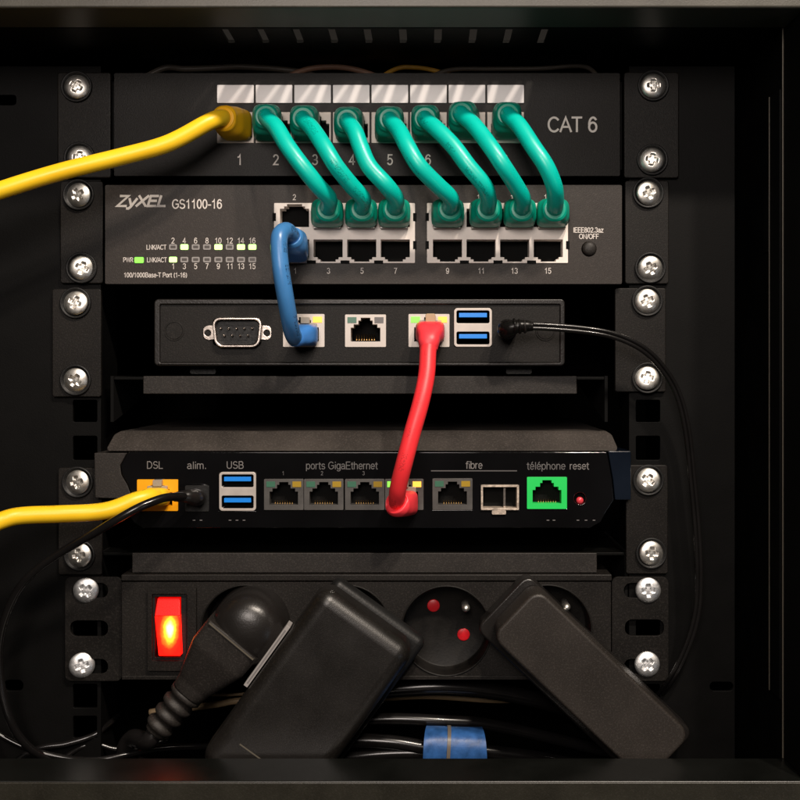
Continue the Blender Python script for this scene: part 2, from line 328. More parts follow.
# single-stroke grotesque letters: (advance, strokes); cap height 1, x height .72
G = {
 '0': (.68, [arc(.3, .5, .24, .5, 0, 360, 24)]), '1': (.68, [[(.13, .76), (.26, .80), (.36, 1), (.36, 0)]]),
 '2': (.68, [arc(.3, .73, .23, .27, 165, -30, 12) + [(.07, 0), (.55, 0)]]),
 '3': (.68, [arc(.29, .75, .22, .25, 155, -90, 12) + arc(.29, .26, .25, .26, 90, -155, 14)[1:]]),
 '4': (.68, [[(.42, 0), (.42, 1), (.04, .28), (.58, .28)]]),
 '5': (.68, [[(.52, 1), (.14, 1), (.09, .52)] + arc(.29, .32, .25, .32, 130, -150, 14)]),
 '6': (.68, [arc(.3, .32, .24, .32, 0, 360, 20), arc(.32, .5, .26, .5, 180, 45, 12)]),
 '7': (.68, [[(.05, 1), (.55, 1), (.35, .55), (.22, 0)]]),
 '8': (.68, [arc(.3, .76, .2, .24, 0, 360, 18), arc(.3, .26, .25, .26, 0, 360, 18)]),
 '9': (.68, [arc(.3, .68, .24, .32, 0, 360, 20), arc(.28, .5, .26, .5, 0, -135, 12)]),
 'A': (.78, [[(.0, 0), (.35, 1), (.70, 0)], [(.12, .33), (.58, .33)]]),
 'B': (.78, [[(.08, 0), (.08, 1), (.38, 1)] + arc(.38, .76, .2, .24, 90, -90, 8) + [(.08, .52)], [(.36, .52)] + arc(.40, .26, .24, .26, 90, -90, 8) + [(.08, 0)]]),
 'C': (.84, [arc(.42, .5, .36, .5, 42, 318, 20)]),
 'D': (.84, [[(.08, 0), (.08, 1), (.34, 1)] + arc(.34, .5, .36, .5, 90, -90, 12) + [(.08, 0)]]),
 'E': (.72, [[(.60, 1), (.08, 1), (.08, 0), (.62, 0)], [(.08, .52), (.56, .52)]]),
 'F': (.68, [[(.58, 1), (.08, 1), (.08, 0)], [(.08, .52), (.50, .52)]]),
 'G': (.88, [arc(.42, .5, .36, .5, 45, 360, 22)[:20] + [(.76, .18), (.76, .48), (.46, .48)]]),
 'I': (.28, [[(.12, 0), (.12, 1)]]), 'K': (.76, [[(.08, 0), (.08, 1)], [(.62, 1), (.08, .38)], [(.26, .58), (.66, 0)]]),
 'L': (.66, [[(.08, 1), (.08, 0), (.56, 0)]]), 'N': (.84, [[(.08, 0), (.08, 1), (.66, 0), (.66, 1)]]),
 'O': (.90, [arc(.43, .5, .37, .5, 0, 360, 24)]), 'P': (.74, [[(.08, 0), (.08, 1), (.38, 1)] + arc(.38, .73, .22, .27, 90, -90, 10) + [(.08, .46)]]),
 'R': (.78, [[(.08, 0), (.08, 1), (.38, 1)] + arc(.38, .75, .22, .25, 90, -90, 10) + [(.08, .50)], [(.36, .50), (.64, 0)]]),
 'S': (.78, [arc(.36, .745, .26, .255, 30, 250, 12) + arc(.36, .26, .29, .26, 75, -150, 14)]),
 'T': (.70, [[(.0, 1), (.62, 1)], [(.31, 1), (.31, 0)]]), 'U': (.82, [[(.08, 1)] + arc(.37, .30, .29, .30, 180, 360, 14) + [(.66, 1)]]),
 'W': (1.0, [[(.0, 1), (.22, 0), (.46, 1), (.70, 0), (.92, 1)]]), 'X': (.76, [[(.03, 1), (.68, 0)], [(.68, 1), (.03, 0)]]),
 'Z': (.74, [[(.06, 1), (.62, 1), (.04, 0), (.66, 0)]]),
 'a': (.64, [arc(.27, .52, .20, .20, 155, 20, 8) + [(.48, .42), (.48, .08), (.54, 0)], [(.48, .42), (.28, .38)] + arc(.24, .2, .19, .2, 90, 270, 10) + [(.36, .03), (.48, .15)]]),
 'b': (.66, [[(.07, 1), (.07, 0)], arc(.31, .36, .24, .36, 0, 360, 18)]), 'e': (.64, [[(.06, .37), (.54, .37)] + arc(.3, .36, .24, .36, 10, 318, 18)]),
 'f': (.40, [arc(.30, .82, .14, .18, 70, 180, 6) + [(.16, 0)], [(.02, .70), (.32, .70)]]), 'g': (.66, [arc(.29, .36, .23, .36, 0, 360, 18), [(.53, .72), (.53, -.06)] + arc(.30, -.06, .23, .22, 0, -150, 8)]),
 'h': (.64, [[(.07, 1), (.07, 0)], [(.07, .46)] + arc(.29, .48, .21, .24, 150, 0, 8) + [(.50, 0)]]), 'i': (.26, [[(.12, .66), (.12, 0)], [(.12, 1), (.12, .93)]]),
 'l': (.26, [[(.12, 1), (.12, 0)]]), 'm': (.94, [[(.07, .72), (.07, 0)], [(.07, .50)] + arc(.24, .54, .17, .18, 150, 0, 6) + [(.42, 0)], [(.42, .50)] + arc(.60, .54, .17, .18, 150, 0, 6) + [(.78, 0)]]),
 'n': (.64, [[(.07, .72), (.07, 0)], [(.07, .46)] + arc(.29, .48, .21, .24, 150, 0, 8) + [(.50, 0)]]), 'o': (.66, [arc(.3, .36, .24, .36, 0, 360, 18)]),
 'p': (.66, [[(.07, .72), (.07, -.27)], arc(.31, .36, .24, .36, 0, 360, 18)]), 'r': (.42, [[(.07, .72), (.07, 0)], [(.07, .42)] + arc(.27, .44, .2, .26, 160, 80, 6)]),
 's': (.60, [arc(.27, .53, .19, .19, 25, 240, 9) + arc(.27, .19, .21, .19, 70, -150, 10)]), 't': (.40, [[(.16, .92), (.16, .12), (.22, 0), (.33, 0)], [(.02, .70), (.32, .70)]]),
 'y': (.62, [[(.02, .72), (.28, .02)], [(.54, .72), (.26, -.10), (.14, -.26), (.03, -.25)]]), 'z': (.58, [[(.05, .70), (.48, .70), (.04, 0), (.50, 0)]]),
 '-': (.42, [[(.04, .38), (.34, .38)]]), '.': (.28, [[(.12, .10), (.12, 0)]]), '/': (.36, [[(.0, -.03), (.30, 1.03)]]), '(': (.40, [arc(.42, .42, .30, .62, 120, 240, 8)]), ')': (.40, [arc(-.06, .42, .30, .62, 60, -60, 8)]), ' ': (.36, []),
}
G['\u00e9'] = (.64, G['e'][1] + [[(.24, .84), (.38, 1.04)]])
def text(mb, s, x, y, h, f, width=None, align='c', bold=0.0, shear=0.0):
    """flat printed lettering centred on (x, y) px, cap height h px, optional total width px"""
    wt = 0.066 + bold; pen = 0; strokes = []
    for ch in s:
        adv, st = G[ch]
        for p in st: strokes.append([(pen + a + shear * b, b) for a, b in p])
        pen += adv
    xs = [p[0] for st in strokes for p in st]; x0, x1 = min(xs) - wt, max(xs) + wt
    sc = (D - f) / D; k = h * sc; kx = (width / (x1 - x0)) * sc if width else k; c = w(x, y, f); cx = (x0 + x1) / 2
    for n_, st in enumerate(strokes):
        P = [Vector(((a - cx) * kx, (b - .5) * k)) for a, b in st]; hw = wt * (k + min(k, kx)) / 2
        closed = (P[0] - P[-1]).length < 1e-4
        if not closed:
            P[0] = P[0] + (P[0] - P[1]).normalized() * hw * .6; P[-1] = P[-1] + (P[-1] - P[-2]).normalized() * hw * .6
        vs = []
        for i, p in enumerate(P):
            a = (p - P[i - 1]) if i else ((P[0] - P[-2]) if closed else (P[1] - P[0]))
            b = (P[i + 1] - p) if i < len(P) - 1 else ((P[1] - P[0]) if closed else a)
            a.normalize(); b.normalize(); t = (a + b); t = t.normalized() if t.length > 1e-3 else a
            nn = Vector((-t.y, t.x)); m_ = hw / max(.45, nn.dot(Vector((-a.y, a.x))))
            for q in (p + nn * m_, p - nn * m_): vs.append(Vector((c.x + q.x, -f - .02 * (n_ % 5), c.z + q.y)))
        mb.add(vs, [(2 * i, 2 * i + 1, 2 * i + 3, 2 * i + 2) for i in range(len(P) - 1)])

# shared screw meshes (mesh data shared between all screws)
def sm(t): return t * t * (3 - 2 * t)
def screw_mesh(r, h, name, m):
    mb = MB(); R, n = 40, 112; vs = [Vector((0, -h * 0.58, 0))]; fs = []
    def ht(x, z):
        q = math.hypot(x, z) / r; dome = h * math.sqrt(max(0, 1 - (q * 0.985) ** 2)) ** 1.0
        a, b = abs(x), abs(z); wd_ = r * 0.09; ln = r * 0.60
        d = 0
        for p, t in ((a, b), (b, a)):
            if t < ln: d = max(d, sm(min(1, max(0, (wd_ + r * 0.15 - p) / (r * 0.15)))) * sm(min(1, (ln - t) / (r * 0.30))))
        d = max(d, sm(min(1, max(0, (r * .34 - math.hypot(x, z)) / (r * .14)))))
        return dome - d * h * 0.42
    for i in range(1, R + 1):
        q = (i / R) ** 0.9 * r
        for k in range(n):
            a = 2 * math.pi * k / n; x, z = q * math.cos(a), q * math.sin(a)
            vs.append(Vector((x, -max(0, ht(x, z)), z)))
    for k in range(n): fs.append((0, 1 + k, 1 + (k + 1) % n))
    for i in range(R - 1):
        for k in range(n):
            a = 1 + i * n + k; b = 1 + i * n + (k + 1) % n; fs.append((a, b, b + n, a + n))
    mb.add(vs, fs, True)
    me = bpy.data.meshes.new(name); me.from_pydata([v * U for v in mb.v], [], mb.f)
    for p in me.polygons: p.use_smooth = True
    me.materials.append(M[m]); return me
SCREW = screw_mesh(12.0, 4.2, 'screw', 'screw_steel'); SCREWZ = screw_mesh(12.5, 4.6, 'screw', 'zinc')
def washer_mesh():
    mb = MB(); mb.lathe(Vector((0, 0, 0)), [(15.2, -1), (15.6, 2.4), (14.8, 3.4), (13.4, 2.6), (12.6, 1.2), (0.5, 1.0)], n=48)
    me = bpy.data.meshes.new('cup_washer'); me.from_pydata([v * U for v in mb.v], [], mb.f[:-1])
    for p in me.polygons: p.use_smooth = True
    me.materials.append(M['dark_plastic']); return me
WASH = washer_mesh()
def screw(parent, px, py, f, washer=True, zinc=False):
    o = bpy.data.objects.new('screw', SCREWZ if zinc else SCREW); COL.objects.link(o); o.parent = parent
    c = w(px, py, f + (1.6 if washer else 0.4)); po = ORG[parent.name]
    o.location = (c - po) * U; o.rotation_euler = (random.uniform(-.2, .2), random.uniform(0, math.pi), random.uniform(-.2, .2))
    ORG[o.name] = c
    if washer:
        q = bpy.data.objects.new('cup_washer', WASH); COL.objects.link(q); q.parent = parent; q.location = (w(px, py, f) - po) * U
# ---------------------------------------------------------------- cabinet
cab = thing('network_cabinet', 'open black steel wall cabinet framing all the rack equipment', 'cabinet', w(400, 758, 85))
FR, FF = 85, 142                                # frame: rear lip and front edge
zt = w(0, 28, FR).z; zb = w(0, 758, FR).z; xr = w(783, 0, FR).x; xl = -xr - 130
BK = -560
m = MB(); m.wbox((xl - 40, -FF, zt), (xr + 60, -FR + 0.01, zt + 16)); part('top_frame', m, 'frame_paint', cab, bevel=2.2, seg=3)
m = MB(); m.wbox((xl - 40, -FF, zb - 60), (xr + 60, -FR, zb)); part('bottom_frame', m, 'floor_paint', cab, bevel=1.6, seg=3)
m = MB(); m.wbox((xl - 40, -FF - 2.2, zb - 62), (xr + 60, -FF - 0.2, zb - 0.6)); part('bottom_front_edge', m, 'frame_paint_dark', cab, bevel=1.2, seg=4)
m = MB(); m.wbox((xr, -FF + 1, zb), (xr + 60, -FR - 0.5, zt)); part('side_frame', m, 'cabinet_dim_black', cab, bevel=2, seg=3)
m = MB(); m.wbox((xl - 40, -FF + 1, zb), (xl, -FR - 0.5, zt)); part('side_frame', m, 'cabinet_dim_black', cab, bevel=2, seg=3)
# roof with a row of ventilation slots (holes)
m = MB()
def roofp(loops, z0, z1):
    L3 = loops; flat = [p for lp in L3 for p in lp]; n = len(flat)
    tri = fill(L3)
    vs = [Vector((p[0], -p[1], z0)) for p in flat] + [Vector((p[0], -p[1], z1)) for p in flat]
    fs = [list(t) for t in tri] + [[i + n for i in t] for t in tri]; k = 0
    for lp in L3:
        for i in range(len(lp)): a, b = k + i, k + (i + 1) % len(lp); fs.append([a, b, b + n, a + n])
        k += len(lp)
    m.add(vs, fs)
slots = []
sp = 35.5 * (D - 60) / D
for k in range(-5, 5):
    cx = (403 - CX) * (D - 62) / D + k * sp * 0.985
    if xl + 20 < cx < xr - 20: slots.append([(cx - 3.6, 39), (cx + 3.6, 39), (cx + 3.6, 81), (cx - 3.6, 81)])
roofp([[(xl - 3, BK), (xr + 3, BK), (xr + 3, FR), (xl - 3, FR)]] + slots, zt, zt + 3); part('roof', m, 'cabinet_dim_black', cab)
m = MB(); m.wbox((xl - 3, -FR, zb - 60), (xr + 3, -BK, zb - 57)); part('floor', m, 'cabinet_dim_black', cab)
m = MB(); m.wbox((xr, -FR, zb - 57), (xr + 3, -BK, zt)); part('side_panel', m, 'cabinet_dim_black', cab)
m = MB(); m.wbox((xl - 3, -FR, zb - 57), (xl, -BK, zt)); part('side_panel', m, 'cabinet_dim_black', cab)
m = MB(); m.wbox((xl - 3, -BK, zb - 57), (xr + 3, -BK + 3, zt)); part('back_panel', m, 'inner_black', cab)
# fold of the side panel on the right (vertical edge)
ff = D - (xr - 2) * D / 340.0
m = MB(); m.wbox((xr - 2.5, -ff, w(0, 690, ff).z), (xr - 0.2, -FR + 2.5, w(0, 97, ff).z)); part('side_fold', m, 'cabinet_dim_black', cab, bevel=0.6, seg=3)
m = MB(); m.wbox((xr - 3.1, -ff - .5, w(0, 690, ff).z), (xr - 2.0, -ff + 1.2, w(0, 97, ff).z)); part('fold_highlight', m, 'edge_highlight', cab, bevel=.3)  # pale strip painting the highlight line on the fold
m = MB(); m.wbox((xr - 1.0, -FR - 1.2, zb), (xr + .4, -FR + .4, zt)); part('frame_highlight', m, 'edge_highlight', cab, bevel=.5)  # pale strip added as the highlight along the frame's inner edge
m = MB(); m.wbox((xr - 1.2, -44, w(0, 252, 44).z), (xr + 0.2, -30, w(0, 190, 44).z)); part('latch_plate', m, 'rail_dim_black', cab, bevel=0.4)
# mounting rails with square holes
def rail(x0, x1, hx0, hx1, inner_left):
    holes = [rr(hx0, a, hx1, b, 1.5, 2) for a, b in ((118, 140), (208, 232), (324, 346), (400, 422), (436, 460), (505, 528), (620, 638), (684, 708), (716, 738))]
    if x0 < 0: holes.append(rr(4, 680, 23, 691, 5)); holes.append(rr(-2, 95, 16, 105, 3))
    else: holes.append(rr(710, 682, 733, 691, 4)); pass
    m = MB(); m.prism([[(x0, 772), (x1, 772), (x1, 66), (x0, 66)]] + holes, -2, -6)
    xe = x1 if inner_left else x0
    a = w(xe, 0, -2).x
    m.wbox((a - (4 if inner_left else 0), 6.2, w(0, 772, -2).z), (a + (0 if inner_left else 4), 60, w(0, 66, -2).z))
    return part('mounting_rail', m, 'rail_dim_black', cab, bevel=0.5)
rail(-62, 101, 73, 97, True); rail(629, 735, 636, 660, False)

# ---------------------------------------------------------------- ports
def notch2(x0, y0, x1, y1, flip=False):
    W_, H_ = x1 - x0, y1 - y0
    P = [(0, 1), (1, 1), (1, .20), (.86, .20), (.86, .10), (.76, .10), (.76, 0), (.24, 0), (.24, .10), (.14, .10), (.14, .20), (0, .20)]
    out = [(x0 + a * W_, (y1 - b * H_) if flip else (y0 + b * H_)) for a, b in P]
    return out[::-1] if flip else out
def notch(x0, y0, x1, y1, flip=False):
    """stepped opening of a modular jack inside the rectangle"""
    W_, H_ = x1 - x0, y1 - y0
    P = [(0, 1), (1, 1), (1, .42), (.90, .42), (.90, .28), (.74, .28), (.74, .12), (.66, .12), (.66, 0), (.34, 0), (.34, .12), (.26, .12), (.26, .28), (.10, .28), (.10, .42), (0, .42)]
    out = [(x0 + a * W_, (y1 - b * H_) if flip else (y0 + b * H_)) for a, b in P]
    return out[::-1] if flip else out
def cavity(parent, x0, y0, x1, y1, f, m='hole_black', flip=False, gold=True, dep=26, name='port_cavity', pinmat='gold', linemat=None):
    mb = MB(); mb.rect(x0 - .6, y0 - .6, x1 + .6, y1 + .6, f - dep, f - dep - 2, at=f)
    for a, b, c, d in ((x0 - 1.4, y0, x0 - .6, y1), (x1 + .6, y0, x1 + 1.4, y1), (x0, y0 - 1.4, x1, y0 - .6), (x0, y1 + .6, x1, y1 + 1.4)):
        mb.rect(a, b, c, d, f - 1.2, f - dep, at=f)
    o = part(name, mb, m, parent)
    if gold:
        g = MB(); n = 8; W_ = x1 - x0
        yy = (y0 + .30 * (y1 - y0)) if flip else (y0 + .70 * (y1 - y0))
        for k in range(n):
            xx = x0 + W_ * (0.2 + 0.6 * k / (n - 1))
            a = w(xx, yy, f - 20); b = w(xx, yy + (-1 if flip else 1) * (y1 - y0) * .24, f - 7)
            g.tube([a, (a + b) / 2, b], W_ * 0.018, n=6, sub=2)
        part('contacts', g, pinmat, o)
    return o
def eth_port(parent, x0, y0, x1, y1, f, housing='port_steel', led=('led_dull_green', 'led_dull_amber'), cav='hole_black', gold=True, name='ethernet_port'):
    W_, H_ = x1 - x0, y1 - y0; ix0, ix1, iy0, iy1 = x0 + .14 * W_, x1 - .14 * W_, y0 + .10 * H_, y1 - .17 * H_
    mb = MB(); mb.prism([rr(x0, y0, x1, y1, 1.0, 3), notch(ix0, iy0, ix1, iy1)], f + .9, f - 20); c = w((x0 + x1) / 2, y1, f)
    o = part(name, mb, housing, parent, org=c, bevel=0.35)
    cavity(o, ix0, iy0, ix1, iy1, f + .9, cav, gold=gold)
    if led:
        for i, l in enumerate(led):
            if not l: continue
            a = x0 + .06 * W_ if i == 0 else x1 - .28 * W_
            q = MB(); q.rect(a, y0 + .08 * H_, a + .22 * W_, y0 + .26 * H_, f + 1.5, f + .5); part('status_light', q, l, o)
    return o
def usb_stack(parent, x0, y0, x1, y1, f, name='usb_port'):
    mid = (y0 + y1) / 2; h = (y1 - y0)
    mb = MB(); mb.prism([rr(x0, y0, x1, y1, 3.5), rr(x0 + 2.6, y0 + 2.6, x1 - 2.6, mid - .11 * h, 1.6, 3), rr(x0 + 2.6, mid + .11 * h, x1 - 2.6, y1 - 2.6, 1.6, 3)], f + 1.2, f - 20)
    o = part(name, mb, 'port_steel', parent, org=w((x0 + x1) / 2, y1, f), bevel=0.5)
    for a, b in ((y0 + 2.6, mid - .11 * h), (mid + .11 * h, y1 - 2.6)):
        cavity(o, x0 + 3.4, a + .8, x1 - 3.4, b - .8, f + 1.2, 'hole_black', gold=False, name='usb_cavity')
        q = MB(); q.rect(x0 + 5, a + 2.2, x1 - 5, a + 2.2 + (b - a) * .36, f - 1.0, f - 22); part('usb_tongue', q, 'usb_blue', o, bevel=0.3)

# ---------------------------------------------------------------- patch panel
pp = thing('patch_bay', 'black CAT 6 patch panel at the top of the rack with white port labels', 'patch panel', w(365, 177, 0))
m = MB()
jx = [217.0 + 38.6 * i for i in range(8)]
m.prism([rr(114, 73, 620, 176, 1.5, 3)] + [rr(x + .3, 112.3, x + 36.5, 142.7) for x in jx], 8, 0); part('front_plate', m, 'panel_face', pp, bevel=1.2)
m = MB(); m.rect(57, 72, 111, 178, 4, -1.5, r=3); part('mounting_ear', m, 'powder_black', pp, bevel=1.6, seg=3)
m = MB(); m.rect(624, 72, 679, 178, 4, -1.5, r=3); part('mounting_ear', m, 'powder_black', pp, bevel=1.2, seg=3)
m = MB(); m.rect(112, 82, 622, 170, -1, -60); part('rear_box', m, 'inner_black', pp)
for sx, sy in ((77, 87), (80, 158), (653, 86), (652, 160)): screw(pp, sx, sy, 4)
bootc = [235, 267.5, 306, 349, 388, 425, 465, 505]
for i, x in enumerate(jx):
    q = MB(); q.rect(x, 84.8, x + 36.8, 103, 9.6, 7.5, r=.8); part('port_label', q, 'label_paper', pp, bevel=0.4)
    q = MB(); q.prism([rr(x, 112, x + 36.8, 143), notch(x + 4, 114, x + 35, 137.5)], 9.0, -10)
    o = part('keystone_jack', q, 'jack_white', pp, org=w(x + 18, 143, 9), bevel=0.5)
    cavity(o, x + 4, 114, x + 35, 137.5, 9, 'hole_black', gold=True)
m = MB()
for i, x in enumerate([239, 276, 315, 352, 390, 428, 467, 505]): text(m, str(i + 1), x, 159.7, 9.6, 8.25, bold=.006)
part('port_numbers', m, 'print_white', pp)
m = MB(); text(m, 'CAT 6', 572.5, 124.5, 14, 8.25, width=50, bold=0.008); part('category_lettering', m, 'print_white', pp)

# ---------------------------------------------------------------- switch
sw = thing('network_switch', 'sixteen port dark grey network switch with green status lights below the patch panel', 'network switch', w(365, 283, 0))
F = 12
m = MB(); m.prism([rr(105, 185, 622, 284, 1.5, 3), rr(274.4, 203.4, 414.6, 262.6), rr(427.4, 203.4, 567.6, 262.6), circ(589, 249, 7.6)], F, -4); part('faceplate', m, 'switch_face', sw, bevel=0.9, seg=3)
m = MB(); m.rect(107, 187, 620, 282, -4.2, -200); part('case', m, 'inner_black', sw)
m = MB(); m.rect(60, 181, 103, 283.5, 3.2, -1.6, r=3); part('mounting_ear', m, 'powder_black', sw, bevel=1.2, seg=3)
m = MB(); m.rect(625, 180.5, 669, 284, 3.2, -1.6, r=3); part('mounting_ear', m, 'powder_black', sw, bevel=1.2, seg=3)
for sx, sy in ((79, 195), (82, 268), (648, 193), (650, 268)): screw(sw, sx, sy, 3.2)
for bx in (274, 427):
    holes = []; q = MB(); hs = []
    for k in range(4):
        a = bx + 6 + 33.6 * k; hs.append((a, 204.2, a + 29, 227, False)); hs.append((a, 239.5, a + 29, 261.6, True))
    q.prism([rr(bx, 203, bx + 141, 263, .8, 2)] + [notch2(a, b, c, d, fl) for a, b, c, d, fl in hs], F + 1.0, F - 26)
    o = part('port_block', q, 'port_ivory', sw, org=w(bx + 70, 263, F), bevel=0.3)
    for a, b, c, d, fl in hs: cavity(o, a, b, c, d, F + 1.0, 'hole_black', flip=fl, gold=False, name='port_cavity')
    q = MB()
    for y in (217, 245):
        for x in (bx + .2, bx + 140.8): q.rect(x - 1.7, y - 4, x + 1.7, y + 4, F + 1.4, F)
    for k in range(3):
        q.rect(bx + 37.4 + 33.6 * k - 4.5, 260.4, bx + 37.4 + 33.6 * k + 4.5, 263.4, F + 1.4, F)
    part('shield_slots', q, 'hole_black', o)
q = MB(); q.lathe(w(589, 249, F - 3), [(7.2, 0), (7.2, 3.2), (6.4, 4.6), (4.5, 5.6), (2, 6.1), (.3, 6.2)]); part('button', q, 'matte_plastic', sw)
lx = [173 + 11.33 * k for k in range(8)]
lit_u, lit_l = {1, 4, 6, 7}, {0}
for row, y, lit in ((0, 247, lit_u), (1, 259.6, lit_l)):
    for k, x in enumerate(lx):
        q = MB(); q.prism([rr(x - 3.9, y - 2.7, x + 3.9, y + 2.7, 1, 2), rr(x - 2.6, y - 1.4, x + 2.6, y + 1.4, .5, 2)], F + .5, F - 1)
        o = part('indicator_light', q, 'led_lit' if k in lit else 'print_grey', sw, org=w(x, y, F))
        q = MB(); q.rect(x - 2.6, y - 1.4, x + 2.6, y + 1.4, F + .35, F - 1, r=.5); part('lens', q, 'led_lit' if k in lit else 'led_off', o)
q = MB(); q.rect(139 - 4.6, 260 - 2.9, 139 + 4.6, 260 + 2.9, F + .6, F - 1, r=1.2); part('power_light', q, 'led_green', sw)
m = MB(); text(m, 'ZyXEL', 141, 201, 10.0, F + .25, width=51, bold=0.055, shear=0.22); part('logo', m, 'print_logo', sw)
m = MB(); text(m, 'GS1100-16', 197, 204, 8.6, F + .25, width=50, bold=0.006); part('model_lettering', m, 'print_white', sw)
m = MB()
for k, x in enumerate(lx):
    text(m, str(2 * k + 2), x, 240.6, 5.2, F + .25); text(m, str(2 * k + 1), x, 266.2, 5.2, F + .25)
text(m, 'LNK/ACT', 156.5, 247.2, 4.4, F + .25, width=20, bold=.01); text(m, 'LNK/ACT', 157, 259.8, 4.4, F + .25, width=20, bold=.01)
text(m, 'PWR', 128.2, 259.8, 4.2, F + .25, width=10, bold=.01); text(m, '100/1000Base-T Port (1-16)', 155.5, 275, 4.4, F + .25, width=63, bold=.01)
text(m, 'IEEE802.3az', 588.5, 230, 4.6, F + .25, width=30, bold=.012); text(m, 'ON/OFF', 589, 236.4, 4.6, F + .25, width=20, bold=.012)
for i, x in enumerate([295, 328.5, 362, 395.5, 447.5, 481, 514.5, 548]):
    text(m, str(2 * i + 1), x, 270.8, 5.2, F + .25); text(m, str(2 * i + 2), x - .6, 197.2, 5.2, F + .25)
part('small_lettering', m, 'print_white', sw)

# ---------------------------------------------------------------- shelves
def shelf(label, ears, lip, tray_y, scr):
    s = thing('rack_shelf', label, 'shelf', w(365, lip[3], 0), 'rack shelves bolted to the rails')
    for e in ears: q = MB(); q.rect(*e, 3.4, -1.6, r=2.5); part('mounting_ear', q, 'powder_black', s, bevel=1.1, seg=3)
    q = MB(); q.rect(lip[0], lip[1], lip[2], lip[3], 6, 2.5); part('front_lip', q, 'matte_plastic', s, bevel=0.9)
    q = MB(); z = w(0, lip[1], 6).z; x0, x1 = w(lip[0] - 30, 0, 0).x, w(lip[2] + 28, 0, 0).x
    q.wbox((x0, 2.4, z - 4), (x1, 400, z - .8)); part('tray', q, 'cabinet_dim_black', s, bevel=0.8)
    for xx in (x0 - 3, x1): q = MB(); q.add([Vector((a, b, c)) for a in (xx, xx + 3) for b, c in ((2, z), (2, z - 46), (260, z))], [(0, 1, 2), (5, 4, 3), (0, 3, 4, 1), (1, 4, 5, 2), (2, 5, 3, 0)]); part('side_bracket', q, 'inner_black', s)
    for a in scr: screw(s, *a, 3.4)
shelf('upper black shelf under the small computer', ((52, 289, 101, 397), (615, 288, 666, 392)), (143, 376, 577, 394), 375, ((76, 303), (76, 380), (647, 301), (647, 378)))
shelf('lower black shelf under the glossy internet box', ((58, 468, 102, 575), (626, 465, 668, 574)), (132, 553, 597, 573), 553, ((78, 482), (80, 555), (648, 480), (651, 553)))

# ---------------------------------------------------------------- small computer
pc = thing('mini_computer', 'small black computer box with a serial port on the upper shelf', 'computer', w(360, 366, 0))
F = 14
m = MB(); m.prism([rr(154, 299, 565, 366, 4.5), rr(160, 304.5, 560, 362.5, 1.2, 3)], F, F - 260); part('shell', m, 'pc_shell', pc, bevel=1.3, seg=3)
eths = ((283, 314, 324.5, 347), (345, 314.5, 386, 347), (408.5, 314, 449.5, 347))
m = MB(); m.prism([rr(160.2, 304.7, 559.8, 362.3), rr(213, 318.6, 261, 345.4, 3)] + [rr(a + .3, b + .3, c - .3, d - .3) for a, b, c, d in eths] + [rr(454.4, 308.4, 491.6, 346.6), circ(509, 329, 7)], F - 2.5, F - 6); part('faceplate', m, 'pc_face', pc, bevel=0.3)
m = MB(); m.rect(162, 306, 558, 361, F - 30, F - 250); part('board', m, 'inner_black', pc)
for x in (174, 545.5):
    q = MB(); q.prism([circ(x, 331, 10), circ(x, 331, 8.6)], F - 1.9, F - 3); q.prism([circ(x, 331, 8.2)], F - 1.9, F - 3); part('round_plug', q, 'pc_face', pc, bevel=0.3)
def dshape(x0, y0, x1, y1, r, sl=3.0):
    pts = rr(x0, y0, x1, y1, r); return [(x + (sl if x < (x0 + x1) / 2 else -sl) * ((y - y0) / (y1 - y0)), y) for x, y in pts]
f = F - 2.5
q = MB(); q.prism([rr(203, 325.5, 271.5, 340, 5), circ(207.6, 333, 3.2, 16), circ(266.8, 333, 3.2, 16), dshape(214.5, 319.6, 259.5, 344.4, 6)], f + 1.0, f - 1)
o = part('serial_port', q, 'steel', pc, org=w(237, 347, f), bevel=0.5)
q = MB(); q.prism([dshape(211.5, 317.5, 262.5, 347.5, 8), dshape(214.4, 320, 259.6, 345, 6)], f + 7, f - 1); part('connector_shell', q, 'steel', o, bevel=0.9, seg=3)
q = MB(); q.prism([dshape(214.6, 320.2, 259.4, 344.8, 6)], f + .6, f - 3); part('insert', q, 'dark_plastic', o)
q = MB()
for k in range(5): q.lathe(w(221.5 + 7.8 * k, 328.5, f), [(1.1, 0), (1.1, 5), (.3, 5.8)], n=10)
for k in range(4): q.lathe(w(225 + 7.8 * k, 335.5, f), [(1.1, 0), (1.1, 5), (.3, 5.8)], n=10)
part('pins', q, 'steel', o)
eth_port(pc, *eths[0], f, led=('led_off', 'led_amber')); eth_port(pc, *eths[1], f, led=('led_dull_green', 'print_dim')); eth_port(pc, *eths[2], f, led=('led_green', 'led_amber'))
usb_stack(pc, 454, 308, 492, 347, f)
q = MB(); q.lathe(w(509, 329, f - 8), [(6.8, 0), (7.4, 6), (8.2, 9)]); part('power_jack', q, 'hole_black', pc)
for x in (200, 520): q = MB(); q.rect(x - 13, 366.2, x + 13, 374, -8, -36, r=2, at=6); part('foot', q, 'dark_plastic', pc)

